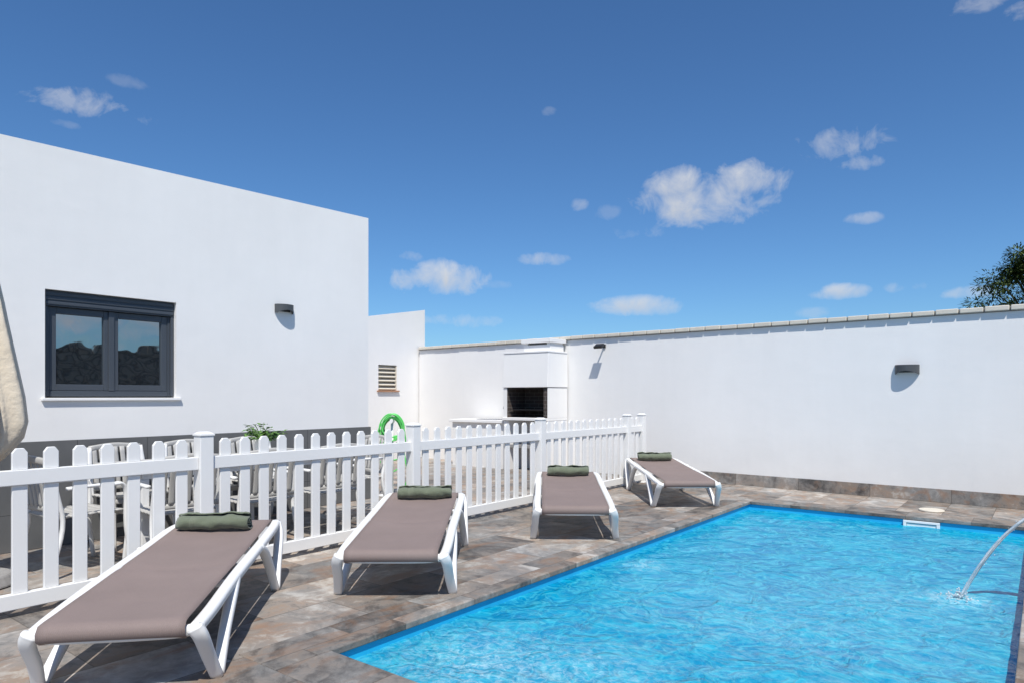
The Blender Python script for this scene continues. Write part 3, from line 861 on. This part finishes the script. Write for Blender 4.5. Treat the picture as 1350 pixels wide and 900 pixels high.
acc = None; shade = None
F = Vector((-S38, C38, 0)); Rr = Vector((C38, S38, 0)); Z = Vector((0, 0, 1))
def pxdir(u, v): return F*900+Rr*(u-675)+Z*(522-v)
clouds = [(928, 266, 82, 36, 1.0, .75), (982, 240, 48, 26, .9, .9), (895, 246, 42, 24, .9, .8), (582, 367, 64, 22, .9, .85), (836, 403, 64, 15, 1.0, .55), (1115, 190, 58, 20, .35, 2.0), (1145, 212, 34, 9, .3, 2),
          (1106, 385, 36, 11, .85, .7), (1284, 385, 34, 11, .9, .7), (112, 138, 56, 15, .38, 2.0), (765, 271, 12, 8, .3, 1.4), (843, 306, 32, 10, .2, 1.8), (717, 341, 32, 8, .4, 1.5),
          (541, 339, 16, 8, .35, 1.3), (604, 423, 50, 9, .3, 1.6), (1140, 288, 20, 7, .35, 1.4), (722, 147, 10, 6, .18, 1.5), (1085, 412, 30, 7, .2, 1.6), (1285, 6, 30, 10, .3, 2), (1345, 16, 16, 12, .3, 2),
          (1195, 379, 24, 7, .25, 1.6), (172, 108, 22, 7, .12, 2), (80, 163, 22, 5, .12, 2), (800, 280, 16, 8, .12, 2), (655, 375, 30, 6, .12, 1.6)]
clist = [(pxdir(u, v), hw/pxdir(u, v).length, hh/pxdir(u, v).length, st, kn) for (u, v, hw, hh, st, kn) in clouds]
clist += [(Vector((1.12, .36, .14)), .18, .05, 1.0, .7), (Vector((1.0, .50, .14)), .16, .045, .95, .8), (Vector((1.05, -.2, .2)), .2, .05, .7, 1.2)]
for (D0, hw, hh, st, kn) in clist:
    D = D0.normalized()
    tr_ = D.cross(Z).normalized(); tu = tr_.cross(D).normalized()
    dx = t.m('DIVIDE', t.vm('DOT_PRODUCT', dirv, tuple(tr_), out=1), hw)
    dy0 = t.m('SUBTRACT', t.vm('DOT_PRODUCT', dirv, tuple(tu), out=1), D.dot(tu))
    dy = t.m('DIVIDE', dy0, hh)
    front = t.m('GREATER_THAN', t.vm('DOT_PRODUCT', dirv, tuple(D), out=1), 0.5)
    r2 = t.m('ADD', t.m('MULTIPLY', dx, dx), t.m('MULTIPLY', dy, dy))
    e = t.m('SUBTRACT', 1.0, r2)
    e = t.m('ADD', e, t.m('MULTIPLY', t.m('SUBTRACT', n1, 0.49), 4.4*kn))
    e = t.m('MULTIPLY', t.m('MULTIPLY', t.m('MULTIPLY', e, 0.65, clamp=True), st), front)
    e = t.m('MULTIPLY', e, t.m('SUBTRACT', 1.5, t.m('MULTIPLY', r2, 0.5), clamp=True))
    acc = e if acc is None else t.m('MAXIMUM', acc, e)
    sh = t.m('MULTIPLY', t.m('MULTIPLY_ADD', dy, -0.45, 0.40, clamp=True), e)
    shade = sh if shade is None else t.m('MAXIMUM', shade, sh)
tint = t.vm('MULTIPLY', sky.outputs[0], (0.58, 0.90, 1.20))
ccol = t.mix(t.m('MULTIPLY', shade, 0.9, clamp=True), rgba((7.6, 7.7, 7.9)), rgba((3.7, 4.2, 5.0)))
colr = t.mix(acc, tint, ccol)
bg = t.add('ShaderNodeBackground', None, Color=colr, Strength=0.10)
ow = t.add('ShaderNodeOutputWorld'); t.l.new(bg.outputs[0], ow.inputs[0])

# ------------------------------------------------------------ camera
cam = bpy.data.cameras.new('camera'); cam.lens = 24.0; cam.sensor_width = 36.0; cam.shift_y = 72/1350
cam.clip_end = 4000; cam.clip_start = .05
cob = bpy.data.objects.new('camera', cam); COL.objects.link(cob)
cob.location = (0, 0, 1.3); cob.rotation_euler = (math.radians(90), 0, A38)
sc.camera = cob
